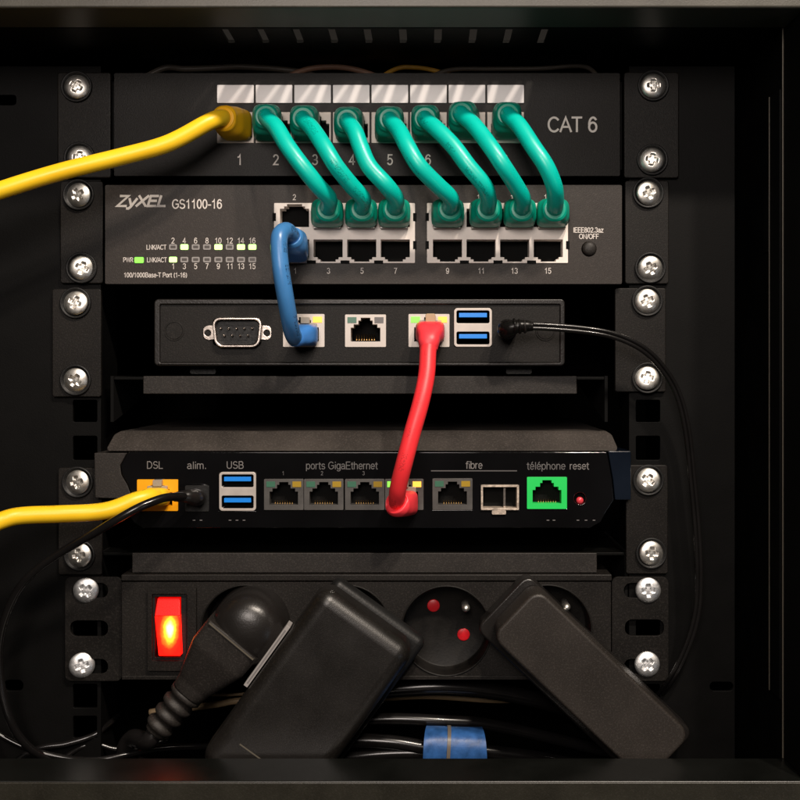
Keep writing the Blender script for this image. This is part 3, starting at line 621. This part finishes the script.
# ---------------------------------------------------------------- internet box
bx = thing('internet_box', 'glossy black internet box with a dusty grey top on the lower shelf', 'router', w(360, 527, 0))
F = 16
pd = rr(137, 479.5, 178, 511); prts = ((264, 479, 303.5, 510), (304, 479, 343.5, 510), (345, 479, 384.5, 510), (385, 479, 423.5, 510), (432.5, 478.5, 472.5, 510))
def outline():
    return [(128, 514), (134, 523), (143, 528), (590, 528), (601, 522), (606, 512), (614, 500), (612, 480), (607, 452), (128, 452), (121, 465), (122, 474), (128, 484), (133, 497), (129, 505)]
m = MB(); m.prism([outline(), rr(137.3, 479.8, 177.7, 510.7), rr(186, 486, 208, 511), rr(219.4, 472.4, 255.6, 510.6), rr(264.3, 479.3, 423.2, 509.7), rr(432.8, 478.8, 472.2, 509.7), rr(481.3, 485.3, 518.7, 509.7), rr(527.3, 477.3, 566.7, 508.7), circ(580, 498.5, 6)], F, F - 12)
part('front_cover', m, 'gloss_black', bx, bevel=0.9, seg=3)
m = MB(); m.prism([[(131, 511), (146, 526), (588, 526), (604, 510), (612, 498), (612, 456), (104, 456), (112, 497)]], F - 12.2, F - 330); part('case', m, 'inner_black', bx)
m = MB(); m.prism([[(95, 498), (124, 499), (129, 505), (132, 497), (127, 484), (121, 474), (120, 465), (127, 453), (94, 453)]], F - 1.5, F - 60); part('end_cap', m, 'matte_plastic', bx, bevel=1.0, seg=3)
m = MB(); m.prism([[(615, 500), (631, 500), (631, 451), (608, 451), (613, 480)]], F - 1.0, F - 60); part('end_cap', m, 'blue_sheen_gloss', bx, bevel=1.0, seg=3)
# dusty sloping top
a = [w(107, 451.5, F - 1), w(617, 451.5, F - 1)]; b = [w(114, 431.5, F - 22), w(612, 431.5, F - 22)]
m = MB(); vs = [a[0], a[1], Vector((a[1].x + 1, a[1].y + 2, a[1].z + 4)), b[1] + Vector((0, 0, -3)), b[1] + Vector((-5, 4, 0)), b[0] + Vector((5, 4, 0)), b[0] + Vector((0, 0, -3)), Vector((a[0].x - 1, a[0].y + 2, a[0].z + 4))]
bk = [Vector((v.x, -(F - 330), v.z)) for v in vs]
n8 = 8; m.add(vs + bk, [list(range(n8)), list(reversed(range(n8, 2 * n8)))] + [[i, (i + 1) % n8, (i + 1) % n8 + n8, i + n8] for i in range(n8)])
part('top_cover', m, 'dusty_plastic', bx, bevel=2.0, seg=3)
eth_port(bx, 137, 479.5, 178, 511, F, housing='port_orange', led=None, cav='port_orange_dark', name='phone_line_port')
for i, p in enumerate(prts):
    eth_port(bx, *p, F, housing='port_grey', led=(('led_green', 'led_amber') if i == 3 else ('led_dull_green', 'led_dull_amber')))
usb_stack(bx, 219, 472, 256, 511, F)
eth_port(bx, 527, 477, 567, 509, F, housing='port_green', led=None, cav='port_green_dark', name='telephone_port')
q = MB(); q.prism([rr(481, 485, 519, 510, 1), rr(483, 487, 517, 508)], F + 2.2, F - 20); q.rect(492, 510.3, 506, 514.5, F + 2.4, F, r=1); o = part('fibre_slot', q, 'cage_metal', bx, org=w(500, 510, F), bevel=0.4)
cavity(o, 483, 487, 517, 508, F + 2, 'hole_black', gold=False, name='slot_cavity')
q = MB(); q.rect(503.5, 488, 505.5, 507, F - 3, F - 20); part('cage_divider', q, 'steel', o)
q = MB(); q.prism([rr(185, 485.5, 209, 511.5, 1.5, 3), circ(196.5, 497, 8)], F + .8, F - 8); part('power_jack', q, 'dark_plastic', bx, bevel=0.4)
q = MB(); q.rect(572, 490, 590, 507, F - 9, F - 11); part('button_recess', q, 'hole_black', bx)
q = MB(); q.lathe(w(579.5, 500, F - 8), [(3.6, 0), (3.6, 3.6), (2.4, 5), (.3, 5.4)], n=24); part('reset_button', q, 'button_red', bx)
m = MB(); f = F + .25
text(m, 'DSL', 155, 465, 6.8, f, width=16, bold=-.008); text(m, 'alim.', 196.5, 465.3, 6.8, f, width=19, bold=-.008); text(m, 'USB', 235.2, 465, 6.8, f, width=17, bold=-.008)
text(m, 'fibre', 474, 465, 7, f, width=17, bold=-.008); text(m, 'reset', 579.5, 465.8, 6.8, f, width=19.5, bold=-.008)
part('port_lettering', m, 'print_soft', bx)
m = MB(); text(m, 'ports GigaEthernet', 342, 465.5, 7, f, width=72, bold=-.008); text(m, 'téléphone', 546, 465.8, 7, f, width=39, bold=-.008)
m.rect(431, 470.4, 517, 471.3, f, F - .5)
for i, x in enumerate((283, 322, 363.5, 404)): text(m, str(i + 1), x, 473.2, 3.6, f)
part('fine_lettering', m, 'print_faint', bx)
m = MB()
for xs in ((194, 201), (230, 237, 244), (548, 554), (578, 586, 594)):
    for x in xs: text(m, '·' if False else '-', x, 519.5, 6, f, width=3)
part('marking_dots', m, 'print_dim', bx)

# ---------------------------------------------------------------- power strip
ps = thing('power_strip', 'black rack power strip with a lit red rocker switch at the bottom of the rack', 'power strip', w(365, 677, 0))
F = 10
socks = [(245.5, 630), (346, 630), (446, 631), (547, 630)]
m = MB(); m.prism([rr(122, 582, 611, 676, 1)] + [circ(x, y, 45.5, 56) for x, y in socks] + [rr(154, 596, 182, 658)], F, F - 30); part('face', m, 'strip_plastic', ps, bevel=0.9)
m = MB(); m.rect(121, 574.5, 612, 581.2, F + 1.2, F - 60, r=1.5); part('top_edge', m, 'strip_plastic', ps, bevel=1.2, seg=3)
m = MB(); m.rect(121.5, 675.8, 611.5, 680, F + 1.0, F - 60); part('bottom_edge', m, 'strip_plastic', ps, bevel=0.8)
m = MB(); m.rect(123, 583, 610, 675, F - 31, F - 60); part('case', m, 'inner_black', ps)
for x0, x1, holes in ((65, 122, [rr(70, 620.5, 108, 636.5, 7), rr(72, 583, 108, 598, 7), rr(72, 659, 108, 674, 7)]), (612, 668.5, [rr(625, 619.5, 664, 636, 7), rr(624, 583, 660, 598, 7), rr(624, 659, 660, 674, 7)])):
    q = MB(); q.prism([rr(x0, 577, x1, 681, 6)] + holes, 4.2, 0.6); part('mounting_ear', q, 'powder_black', ps, bevel=1.0, seg=3)
for sx, sy in ((86, 590), (82, 665), (648, 590), (647, 664)): screw(ps, sx, sy, 4.2, washer=False, zinc=True)
for x, y in socks:
    c = w(x, y, F); q = MB()
    q.lathe(Vector((c.x, 0, c.z)), [(45.8, F - 31), (45.8, F - 29.5), (45.2, F + .9), (44.0, F + 1.0), (43.2, F - 1), (42.5, F - 26), (41, F - 27), (.5, F - 27)], n=64)
    o = part('socket', q, 'socket_plastic', ps, org=w(x, y, F))
    g = F - 27
    for dx, dy in ((-14, -26), (16, 3)):
        q = MB(); q.lathe(w(x + dx + 1.5, y + dy + .5, g), [(6.4, -.2), (6.4, .5), (5.6, .9), (.3, .9)], n=24); part('socket_shutter', q, 'socket_red', o)
    pn = w(x + 20, y - 22, F - 2); q = MB(); q.lathe(Vector((pn.x, 0, pn.z)), [(4.0, g - 1), (4.0, F - 7), (3.2, F - 3.5), (1.6, F - 2), (.2, F - 1.7)], n=24); part('earth_pin', q, 'screw_steel', o)
q = MB(); q.prism([rr(147.5, 588, 196, 671, 1.5, 3), rr(152, 594, 187, 661, 1)], F + 5, F - 1)
o = part('switch_bezel', q, 'strip_plastic', ps, org=w(170, 670, F), bevel=1.2, seg=3)
q = MB(); q.prism([rr(152.2, 594.2, 186.8, 660.8), rr(155, 597, 181, 657)], F + 1.2, F - 8); part('inner_bezel', q, 'dark_plastic', o, bevel=0.5)
# rocker: upper half pressed in, lower half proud
ta, tb = w(157.5, 598, F - 2), w(180, 598, F - 2); ma, mb_ = w(154.5, 616, F + 5), w(180, 616, F + 5); la, lb = w(158.5, 656, F + 11), w(180.5, 656, F + 11)
ctr = w(169.5, 630, F + 8)
dn = Vector((0, 22, 0))
q = MB(); q.add([ta, tb, mb_, ma, ta + dn, tb + dn, mb_ + dn, ma + dn], [(0, 1, 2, 3), (4, 5, 6, 7), (0, 4, 5, 1), (1, 5, 6, 2), (3, 2, 6, 7), (0, 3, 7, 4)]); part('rocker_top', q, 'rocker_dim', ps, bevel=0.8)
ma2, mb2 = ma + Vector((0, 0, -.3)), mb_ + Vector((0, 0, -.3))
q = MB(); q.add([ma2, mb2, lb, la, ma2 + dn, mb2 + dn, lb + dn, la + dn], [(0, 1, 2, 3), (4, 5, 6, 7), (0, 4, 5, 1), (1, 5, 6, 2), (3, 2, 6, 7), (0, 3, 7, 4)]); part('rocker', q, 'rocker_glow', ps, org=ctr, bevel=0.8)

# ---------------------------------------------------------------- patch cables
def boot_pts(px, py, f, tip):
    """from the port face outwards to the cable"""
    a = w(px, py, f)
    return a
def boot(parent, base, fb, tip, ftip, bw, bh, rt, m, mid=0.55):
    a = w(base[0], base[1], fb); b = w(tip[0], tip[1], ftip); d = b - a
    q = MB(); q.sweep([a, a + d * .12, a + d * mid, a + d * .9, b, b + (b - a).normalized() * .6], [(bw, bh, 5), (bw * 1.02, bh * 1.02, 5), (bw, bh, 3.6), (rt * 1.5, rt * 1.5, 2.4), (rt * 1.32, rt * 1.32, 2), (rt * 1.0, rt * 1.0, 2)], n=28, sub=6)
    o = part('boot', q, m, parent, org=a); return o
def plug(parent, base, f, bw, bh, latch=1):
    q = MB(); q.rect(base[0] - bw, base[1] - bh, base[0] + bw, base[1] + bh, f + 5, f - 18, r=1)
    if latch: q.rect(base[0] - 4.5, base[1] - latch * (bh + 4.5) - 1.5, base[0] + 4.5, base[1] - latch * (bh + 1) + 1.5, f + 7, f - 10, r=1)
    part('plug', q, 'clear_plug', parent, bevel=0.5)
nth = ['second', 'third', 'fourth', 'fifth', 'sixth', 'seventh', 'eighth']
ends = [327, 361, 394, 447, 485, 519, 552]
col_txt = ['the leftmost, from patch port 2', 'from patch port 3 beside the number 3', 'from patch port 4, its number half hidden', 'from patch port 5, last into the left port block', 'from patch port 6, first into the right port block', 'from the seventh patch port, second in the right port block', 'from the eighth patch port, second from the right']
labels = ['green patch cable nearest the yellow one, from patch port 2 to the switch',
          'green patch cable from patch port 3, second green one from the left',
          'green patch cable from patch port 4, ending in the rightmost but one jack of the left port block',
          'green patch cable from patch port 5, middle of the seven green ones',
          'green patch cable from patch port 6, just right of the number 6',
          'green patch cable second from the right, from the seventh patch port',
          'rightmost green patch cable, nearest the CAT 6 lettering']
labels[2] = 'green patch cable from patch port 4, third green one from the left'
tops = [(267, 121, 266, 115), (305, 121, 303, 117), (349, 122, 347, 119), (388, 122, 390, 118), (425, 120, 425, 117), (464.5, 119, 461, 112), (505, 119, 508, 113)]
for i in range(7):
    bxp, byp, tx, ty = tops[i]; ex = ends[i]
    t = thing('patch_cable', labels[i], 'cable', w(ex, 228, 14), 'green patch cables between patch panel and switch')
    plug(t, (bxp + 2, byp + 6), 9, 12, 9)
    boot(t, (bxp + 1, byp + 5), 11, (tx, ty + 1), 48, 14, 15.2, 8, 'boot_green', mid=.62)
    plug(t, (ex, 218.5), 13, 13.8, 10, latch=1)
    boot(t, (ex + 0, 214.5), 18, (ex + (1 if i < 3 else 3), 209), 44, 15.5, 13, 8, 'boot_green', mid=.5)
    dx = ex - tx; jit = (0, 1.5, -4, 1, 2, 0, 3)[i]; jf = (0, 4, -6, 3, -3, 5, 0)[i]; jy = (0, 3, -2, 4, -1, 2, -4)[i]
    e = ex + (1 if i < 3 else 3)
    f1, f2, f3 = ((.35, .59, .84), (.36, .57, .83), (.28, .47, .83), (.30, .51, .83), (.47, .72, .98), (.50, .73, .94), (.56, .86, 1.04))[i]
    P = [w(tx, ty + 1, 40), w(tx + 1, ty + 3, 52), w(tx + 4 + dx * f1 * .30, ty + 13, 66), w(tx + dx * f1, 146, 78 + jf), w(tx + dx * f2, 166, 82 + jf), w(tx + dx * f3, 185, 76), w(e + .5, 198, 63), w(e, 206.5, 48), w(e, 209, 36)]
    q = MB(); q.tube(P, 7.9 + random.uniform(-.2, .2)); part('jacket', q, 'cable_green', t)
# yellow cable of port 1
t = thing('patch_cable', 'yellow cable plugged into the first port of the patch panel, leaving to the left', 'cable', w(235, 143, 9))
plug(t, (237, 128), 9, 12, 9)
boot(t, (238, 126), 11, (223, 118), 46, 14.5, 14.5, 8.5, 'boot_yellow', mid=.5)
q = MB(); q.tube([w(226, 119, 40), w(220, 118, 51), w(208, 122.5, 60), (w(180, 138, 68)), w(158, 147, 72), w(120, 157, 78), w(60, 172, 88), w(0, 190.5, 98), w(-60, 212, 104), w(-110, 240, 104), w(-140, 300, 100), w(-150, 400, 92), w(-152, 560, 80), w(-150, 700, 74), w(-148, 820, 74)], 8.1); part('jacket', q, 'cable_yellow', t)
# lower yellow cable
t = thing('patch_cable', 'thick yellow cable plugged into the orange DSL port, leaving to the left', 'cable', w(157, 511, 16))
plug(t, (157, 494), 16, 10, 8)
q = MB(); q.sweep([w(158, 497, 14), w(156, 497, 30), w(150, 496, 42)], [(12, 9, 4), (12, 9, 3.2), (9, 8, 2)], n=24); part('boot', q, 'cable_yellow', t)
q = MB(); q.tube([w(157, 496.5, 34), w(149, 497, 46), w(134, 501, 54), w(113, 509, 60), w(92, 512.5, 64), w(60, 514, 72), w(24, 515.5, 80), w(6, 519, 86), w(-14, 528, 92), w(-60, 556, 96), w(-100, 610, 92), w(-118, 700, 84), w(-122, 820, 78)], 8.2); part('jacket', q, 'cable_yellow', t)
# blue cable
t = thing('patch_cable', 'short blue cable from the switch down to the small computer', 'cable', w(303, 347, 14))
plug(t, (294, 250), 13, 13, 9, latch=-1)
q = MB(); q.sweep([w(294, 250, 18), w(294, 249, 26), w(294, 243, 46), w(292, 238, 58), w(291.5, 237, 60)], [(13.5, 12, 4.5), (14, 12.5, 4), (13, 12.5, 3), (11, 11, 2.2), (8, 8, 2)], n=28, sub=6); part('boot', q, 'cable_blue', t)
plug(t, (305, 332), 12, 11.5, 9)
q = MB(); q.sweep([w(306, 335, 14), w(305.5, 335, 22), w(303, 335, 34), w(296, 337, 46), w(292, 338, 50)], [(11.5, 10.5, 5), (12, 10.5, 4.5), (11.5, 10, 3.5), (10.5, 9.5, 2.4), (8.5, 8.2, 2)], n=28, sub=6); part('boot', q, 'boot_blue', t)
q = MB(); q.tube([w(293, 239, 48), w(291, 235, 62), w(286, 230.5, 74), w(280, 235, 84), w(279, 248, 88), w(281, 270, 90), w(285, 295, 86), w(289, 318, 76), w(292, 332, 62), w(295, 338, 48), w(297, 338, 38)], 7.9); part('jacket', q, 'cable_blue', t)
# red cable
t = thing('patch_cable', 'red cable hanging from the small computer to the internet box', 'cable', w(403, 515, 20))
plug(t, (430, 329), 12, 11.5, 9)
q = MB(); q.rect(425.5, 313.5, 435.5, 324, 26, 11, r=2); part('latch_tab', q, 'cable_beige', t, bevel=.6)
q = MB(); q.sweep([w(430, 332, 14), w(430, 332, 22), w(430, 333, 34), w(429, 340, 44), w(428.5, 350, 46)], [(14.2, 10.5, 5), (14.2, 10.5, 4.5), (13.5, 10, 3.5), (10.5, 9.5, 2.4), (8.8, 8.8, 2)], n=28, sub=8); part('boot', q, 'boot_red', t)
plug(t, (404, 496), 16, 12, 9)
q = MB(); q.sweep([w(405, 503, 18), w(405, 503, 26), w(402, 504, 40), w(397.5, 504.5, 52), w(396.5, 504, 54)], [(12.5, 12.0, 4.5), (12.5, 12.0, 4), (12.5, 12, 3), (12.4, 12, 2.2), (9, 9, 2)], n=28, sub=6); part('boot', q, 'boot_red', t)
q = MB(); q.tube([w(430, 334, 30), w(429.5, 340, 42), w(428, 352, 50), w(426.5, 375, 60), w(421, 402, 70), w(412.5, 432, 76), w(404.5, 462, 76), w(398.5, 486, 68), w(397, 498, 58), w(397.5, 504, 48), w(398, 505, 40)], 8.0); part('jacket', q, 'cable_red', t)

# power lead of the small computer (twin cord)
t = thing('power_lead', 'thin black power lead from the small computer, hanging down on the right', 'cable', w(509, 340, 14))
q = MB(); q.sweep([w(508, 329, 12), w(507.5, 329, 24), w(507, 329.5, 38), w(510, 328.5, 45), w(517, 326.5, 48), w(526, 326, 48), w(533, 326.5, 48)], [(9.5, 9.5, 2), (9.8, 9.8, 2), (9.6, 9.6, 2), (8.2, 8.2, 2), (6.4, 6.4, 2), (5.6, 5.6, 2), (4.4, 4.4, 2)], n=24, sub=6)
for p_, rr_ in ((514.5, 8.2), (519.5, 7.6), (524.5, 7.0)): q.sweep([w(p_ - 1.2, 326.6, 48), w(p_, 326.5, 48), w(p_ + 1.2, 326.4, 48)], [(rr_ - .8, rr_ - .8, 2), (rr_, rr_, 2), (rr_ - .8, rr_ - .8, 2)], n=20, sub=3); part('plug', q, 'smooth_plastic', t)
for off in (-1.9, 1.9):
    q = MB(); P = [(515, 326.5, 48), (540, 326.5, 48), (580, 329.5, 48), (612, 335, 46), (640, 347, 42), (660, 365, 38), (677, 392, 34), (687, 430, 30), (692.5, 480, 28), (697, 530, 27), (699, 575, 26), (697, 612, 25), (688, 645, 22), (672, 678, 16), (655, 700, -14), (640, 712, -40)]
    pts = [w(*p) for p in P]; out = []
    for i, p in enumerate(pts):
        tt = (pts[min(i + 1, len(pts) - 1)] - pts[max(i - 1, 0)]).normalized(); nn = Vector((0, -1, 0)).cross(tt).normalized(); out.append(p + nn * off)
    q.tube(out, 2.1, n=12); part('cord', q, 'cord_black', t)
# power lead of the internet box
t = thing('power_lead', 'black power lead crossing in front of the lower yellow cable, from the internet box', 'cable', w(197, 511, 16))
q = MB(); q.sweep([w(197, 497.5, 12), w(196.5, 497.5, 26), w(194, 497, 36), w(189, 496.5, 42), w(181, 496.5, 48), w(175, 497, 54)], [(8, 8, 2), (8.4, 8.4, 2), (8.2, 8.2, 2), (7.0, 7.0, 2), (5.4, 5.4, 2), (4.5, 4.5, 2)], n=24, sub=6); part('plug', q, 'smooth_plastic', t)
q = MB(); q.tube([w(190, 496.5, 42), w(178, 496.5, 54), w(162, 498.5, 68), w(140, 507, 80), (w(118, 519, 84)), w(96, 532, 80), w(70, 547, 72), w(40, 567, 66), w(18, 590, 60), w(3, 625, 54), w(-1, 660, 48), w(4, 700, 42), w(18, 735, 34), w(45, 757, 22), w(90, 762, 6), w(140, 752, -14)], 4.0, n=16); part('cord', q, 'cord_black', t)

# ---------------------------------------------------------------- plugs and adapters in the strip
t = thing('mains_plug', 'black angled mains plug beside the red switch with a ribbed strain relief', 'plug', w(245, 630, 10))
dl = Vector((-.64, 0, -.768))
c = w(249, 617, 58)
q = MB(); cc = w(253, 622, 8)
q.lathe(Vector((cc.x, 0, cc.z)), [(37, -14), (37, 10), (36.5, 30), (34.5, 44), (30, 53), (23, 58), (12, 61), (.5, 61.5)], n=56); part('plug_head', q, 'smooth_plastic', t)
a = w(249, 619, 34); b = w(214, 662, 34)
q = MB(); q.sweep([a + dl * 17, a + dl * 19, a + dl * 42, a + dl * 60, a + dl * 80, a + dl * 92], [(29.5, 30, 9), (30.5, 31, 9), (30, 29, 7), (25, 24, 5), (18.5, 18, 3.4), (16.5, 16, 2.6)], n=56, up=Vector((0, -1, 0)), sub=8, lin=True); part('plug_body', q, 'matte_plastic', t)
sc_ = a + dl * 18.2; q = MB(); q.obox((sc_.x, sc_.z), (-dl.z, dl.x), 27, .55, 66.2, 60); part('seam_highlight', q, 'edge_highlight', t)  # pale strip painting the bright line along the plug seam
s0 = a + dl * 90; q = MB(); n = 4
pts, secs = [], []
for k in range(n * 4 + 1):
    u = k / (n * 4); r0 = 17 - 3 * u; pts.append(s0 + dl * (52 * u)); secs.append((r0 if k % 4 in (1, 2) else r0 - 3.2, r0 if k % 4 in (1, 2) else r0 - 3.2, 2.3))
q.sweep(pts, secs, n=24, sub=2, up=Vector((0, -1, 0))); part('strain_relief', q, 'matte_plastic', t)
e0 = s0 + dl * 50; q = MB(); q.tube([e0, e0 + dl * 14, w(133, 738, 12), w(125, 752, 0), w(140, 766, -16), w(190, 768, -30), w(260, 762, -40)], 8.5); part('cord', q, 'cable_black', t)

def img_rect(u, n, t0, t1, n0, n1, f):
    """rectangle given in turned photo axes -> centre, direction, half sizes at depth f"""
    tc, nc = (t0 + t1) / 2, (n0 + n1) / 2; s = (D - f) / D
    c = w(u[0] * tc + n[0] * nc, u[1] * tc + n[1] * nc, f)
    return (c.x, c.z), (u[0], -u[1]), (t1 - t0) / 2 * s, (n1 - n0) / 2 * s
t = thing('power_adapter', 'large black power adapter leaning left, beside the open wall socket', 'power adapter', w(346, 630, 10), 'black power adapters in the power strip')
u, n_ = (-.584, .812), (.812, .584)
c, d, hu, hv = img_rect(u, n_, 287, 505, 604, 719, 80)
q = MB(); q.obox(c, d, hu, hv, 80, 30); part('front_shell', q, 'brick_plastic', t, bevel=15, seg=8)
c, d, hu, hv = img_rect(u, n_, 272, 500, 610, 722, 34)
q = MB(); q.obox(c, d, hu, hv, 34, 12); part('rear_shell', q, 'dark_plastic', t, bevel=8, seg=6)
pa, pb = w(284, 627, 30), w(240, 687, 30)
c, d, hu, hv = img_rect(u, n_, 340, 414, 597.5, 602, 62)
q = MB(); q.obox(c, d, hu, hv, 62, 42); part('side_label', q, 'print_grey', t, bevel=.4)
c, d, hu, hv = img_rect(u, n_, 345, 410, 598.9, 600.4, 62.3)
q = MB(); q.obox(c, d, hu, hv, 62.4, 58); part('label_print', q, 'print_dim', t)
c, d, hu, hv = img_rect(u, n_, 463.6, 464.8, 629, 656, 80.5)
q = MB(); q.obox(c, d, hu, hv, 80.5, 79); part('seam_highlight', q, 'edge_highlight', t)  # pale ridge painting the highlight on the adapter seam

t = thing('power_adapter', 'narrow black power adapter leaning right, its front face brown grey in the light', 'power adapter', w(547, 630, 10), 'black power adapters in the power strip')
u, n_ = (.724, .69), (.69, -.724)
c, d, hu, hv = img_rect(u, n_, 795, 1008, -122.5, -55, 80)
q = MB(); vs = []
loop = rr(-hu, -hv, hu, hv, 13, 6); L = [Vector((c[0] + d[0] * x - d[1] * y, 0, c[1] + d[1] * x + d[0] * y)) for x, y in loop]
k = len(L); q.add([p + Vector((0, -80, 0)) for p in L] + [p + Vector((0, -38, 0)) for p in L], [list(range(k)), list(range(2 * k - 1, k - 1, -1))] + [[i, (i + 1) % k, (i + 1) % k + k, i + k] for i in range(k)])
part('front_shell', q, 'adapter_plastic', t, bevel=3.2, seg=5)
c, d, hu, hv = img_rect(u, n_, 779, 1010, -128, -52, 42)
q = MB(); loop = rr(-hu, -hv, hu, hv, 10, 6); L = [Vector((c[0] + d[0] * x - d[1] * y, 0, c[1] + d[1] * x + d[0] * y)) for x, y in loop]
q.add([p + Vector((0, -37.5, 0)) for p in L] + [p + Vector((0, -12, 0)) for p in L], [list(range(k)), list(range(2 * k - 1, k - 1, -1))] + [[i, (i + 1) % k, (i + 1) % k + k, i + k] for i in range(k)])
part('rear_shell', q, 'smooth_plastic', t, bevel=2.5, seg=4)

# ---------------------------------------------------------------- loose cables
def loose(label, pts, r, m, group=None, n=16):
    t = w(*pts[0]); o_ = MB(); o_.tube([w(*p) for p in pts], r, n=n)
    o = part('loose_cable', o_, m, None, org=t); o['label'] = label; o['category'] = 'cable'
    if group: o['group'] = group
g = 'black cables coiled under the power strip'
loose('black cable sagging right below the power strip, highest of the coiled ones', [(300, 710, -40), (350, 695, -30), (400, 688.5, -26), (450, 687, -26), (510, 694, -34), (580, 712, -50), (640, 735, -60)], 8.5, 'cord_black', g)
loose('black cable in the middle of the coil, above the blue tape', [(300, 732, -20), (340, 722, -16), (390, 719, -14), (440, 721, -14), (490, 725, -20), (560, 740, -34), (620, 755, -50)], 6, 'cord_black', g)
loose('lowest black cable of the coil, left of the blue tape', [(290, 752, -10), (340, 741, -6), (390, 742, -4), (430, 748, -4), (470, 750, -4), (530, 757, -10), (600, 770, -30)], 7, 'cord_black', g)
loose('black cable passing behind the blue tape near the cabinet floor', [(300, 768, -14), (350, 757, -8), (410, 753, -6), (455, 757, -6), (510, 762, -12), (580, 775, -30)], 6, 'cord_black', g)
loose('thin black cable loop curling over the cabinet floor at the lower left', [(-110, 620, 30), (-90, 650, 30), (-50, 700, 28), (-8, 730, 26), (26, 748, 24), (60, 757, 20), (95, 760, 18), (125, 755, 10), (160, 748, -6), (210, 746, -30)], 3, 'cord_black', g)
loose('thin black cable rising to the right in the lower left corner', [(-20, 790, 20), (30, 752, 10), (66, 744, 4), (92, 736, -3), (104, 728, -12), (118, 716, -50)], 3, 'cord_black', g)
loose('short arched black cable beside the ribbed plug cord at lower left', [(40, 780, 10), (66, 757, 0), (84, 746, -4), (100, 745, -8), (122, 749, -12), (170, 740, -30)], 2.6, 'cord_black', g)
loose('beige cable glimpsed between the mains plug and the left adapter', [(150, 712, -70), (190, 708, -62), (216, 704.5, -60), (250, 700, -60), (330, 702, -66), (420, 696, -70), (500, 700, -76), (560, 696, -90)], 3.4, 'cable_beige')
loose('pale thin wire above the beige cable behind the left adapter', [(170, 698, -66), (205, 695, -60), (235, 694.5, -60), (300, 690, -66), (360, 700, -80)], 1.6, 'cable_beige')
# blue tape wrapped round the lower bundle
q = MB(); q.sweep([w(425, 745, 6), w(440, 746, 7), w(470, 747, 7), w(484, 746, 6)], [(22, 17, 2.6), (20, 18, 2.6), (20, 18, 2.6), (22, 17, 2.6)], n=40, caps=False)
o = part('cable_tape', q, 'tape_blue', None, org=w(455, 762, 0)); o['label'] = 'blue tape wrapped round the black cables on the cabinet floor'; o['category'] = 'tape'
q = MB(); q.sweep([w(446.5, 746, 7), w(450, 746.2, 7)], [(21.0, 18.8, 2.6)] * 2, n=40, caps=False); part('tape_edge', q, 'cable_grey', o)
q = MB(); q.sweep([w(24, 716, -30), w(40, 718, -24), w(62, 722, -24)], [(8, 5, 3)] * 3, n=20); 
# wires behind the patch panel top
g = 'cables running behind the patch panel'
loose('grey cable behind the patch panel, leftmost above its top edge', [(140, 80, -30), (165, 68, -34), (185, 69, -34), (215, 68, -36), (245, 67, -36), (300, 72, -38), (340, 86, -44)], 3.2, 'cable_grey', g)
loose('pinkish cable behind the patch panel above the third label', [(270, 84, -30), (305, 70, -34), (330, 67, -34), (352, 69, -36), (375, 76, -38), (400, 90, -44)], 3, 'cable_pink', g)
loose('amber cable behind the patch panel above the fifth and sixth labels', [(370, 84, -30), (396, 69, -34), (415, 67.5, -34), (432, 70, -36), (450, 76, -38), (480, 90, -44)], 2.4, 'cable_amber', g)
loose('grey cable behind the patch panel, rightmost above the last label', [(420, 82, -30), (450, 70, -34), (490, 69, -36), (540, 68.5, -34), (583, 66.5, -34), (600, 78, -40)], 2.4, 'cable_grey', g)
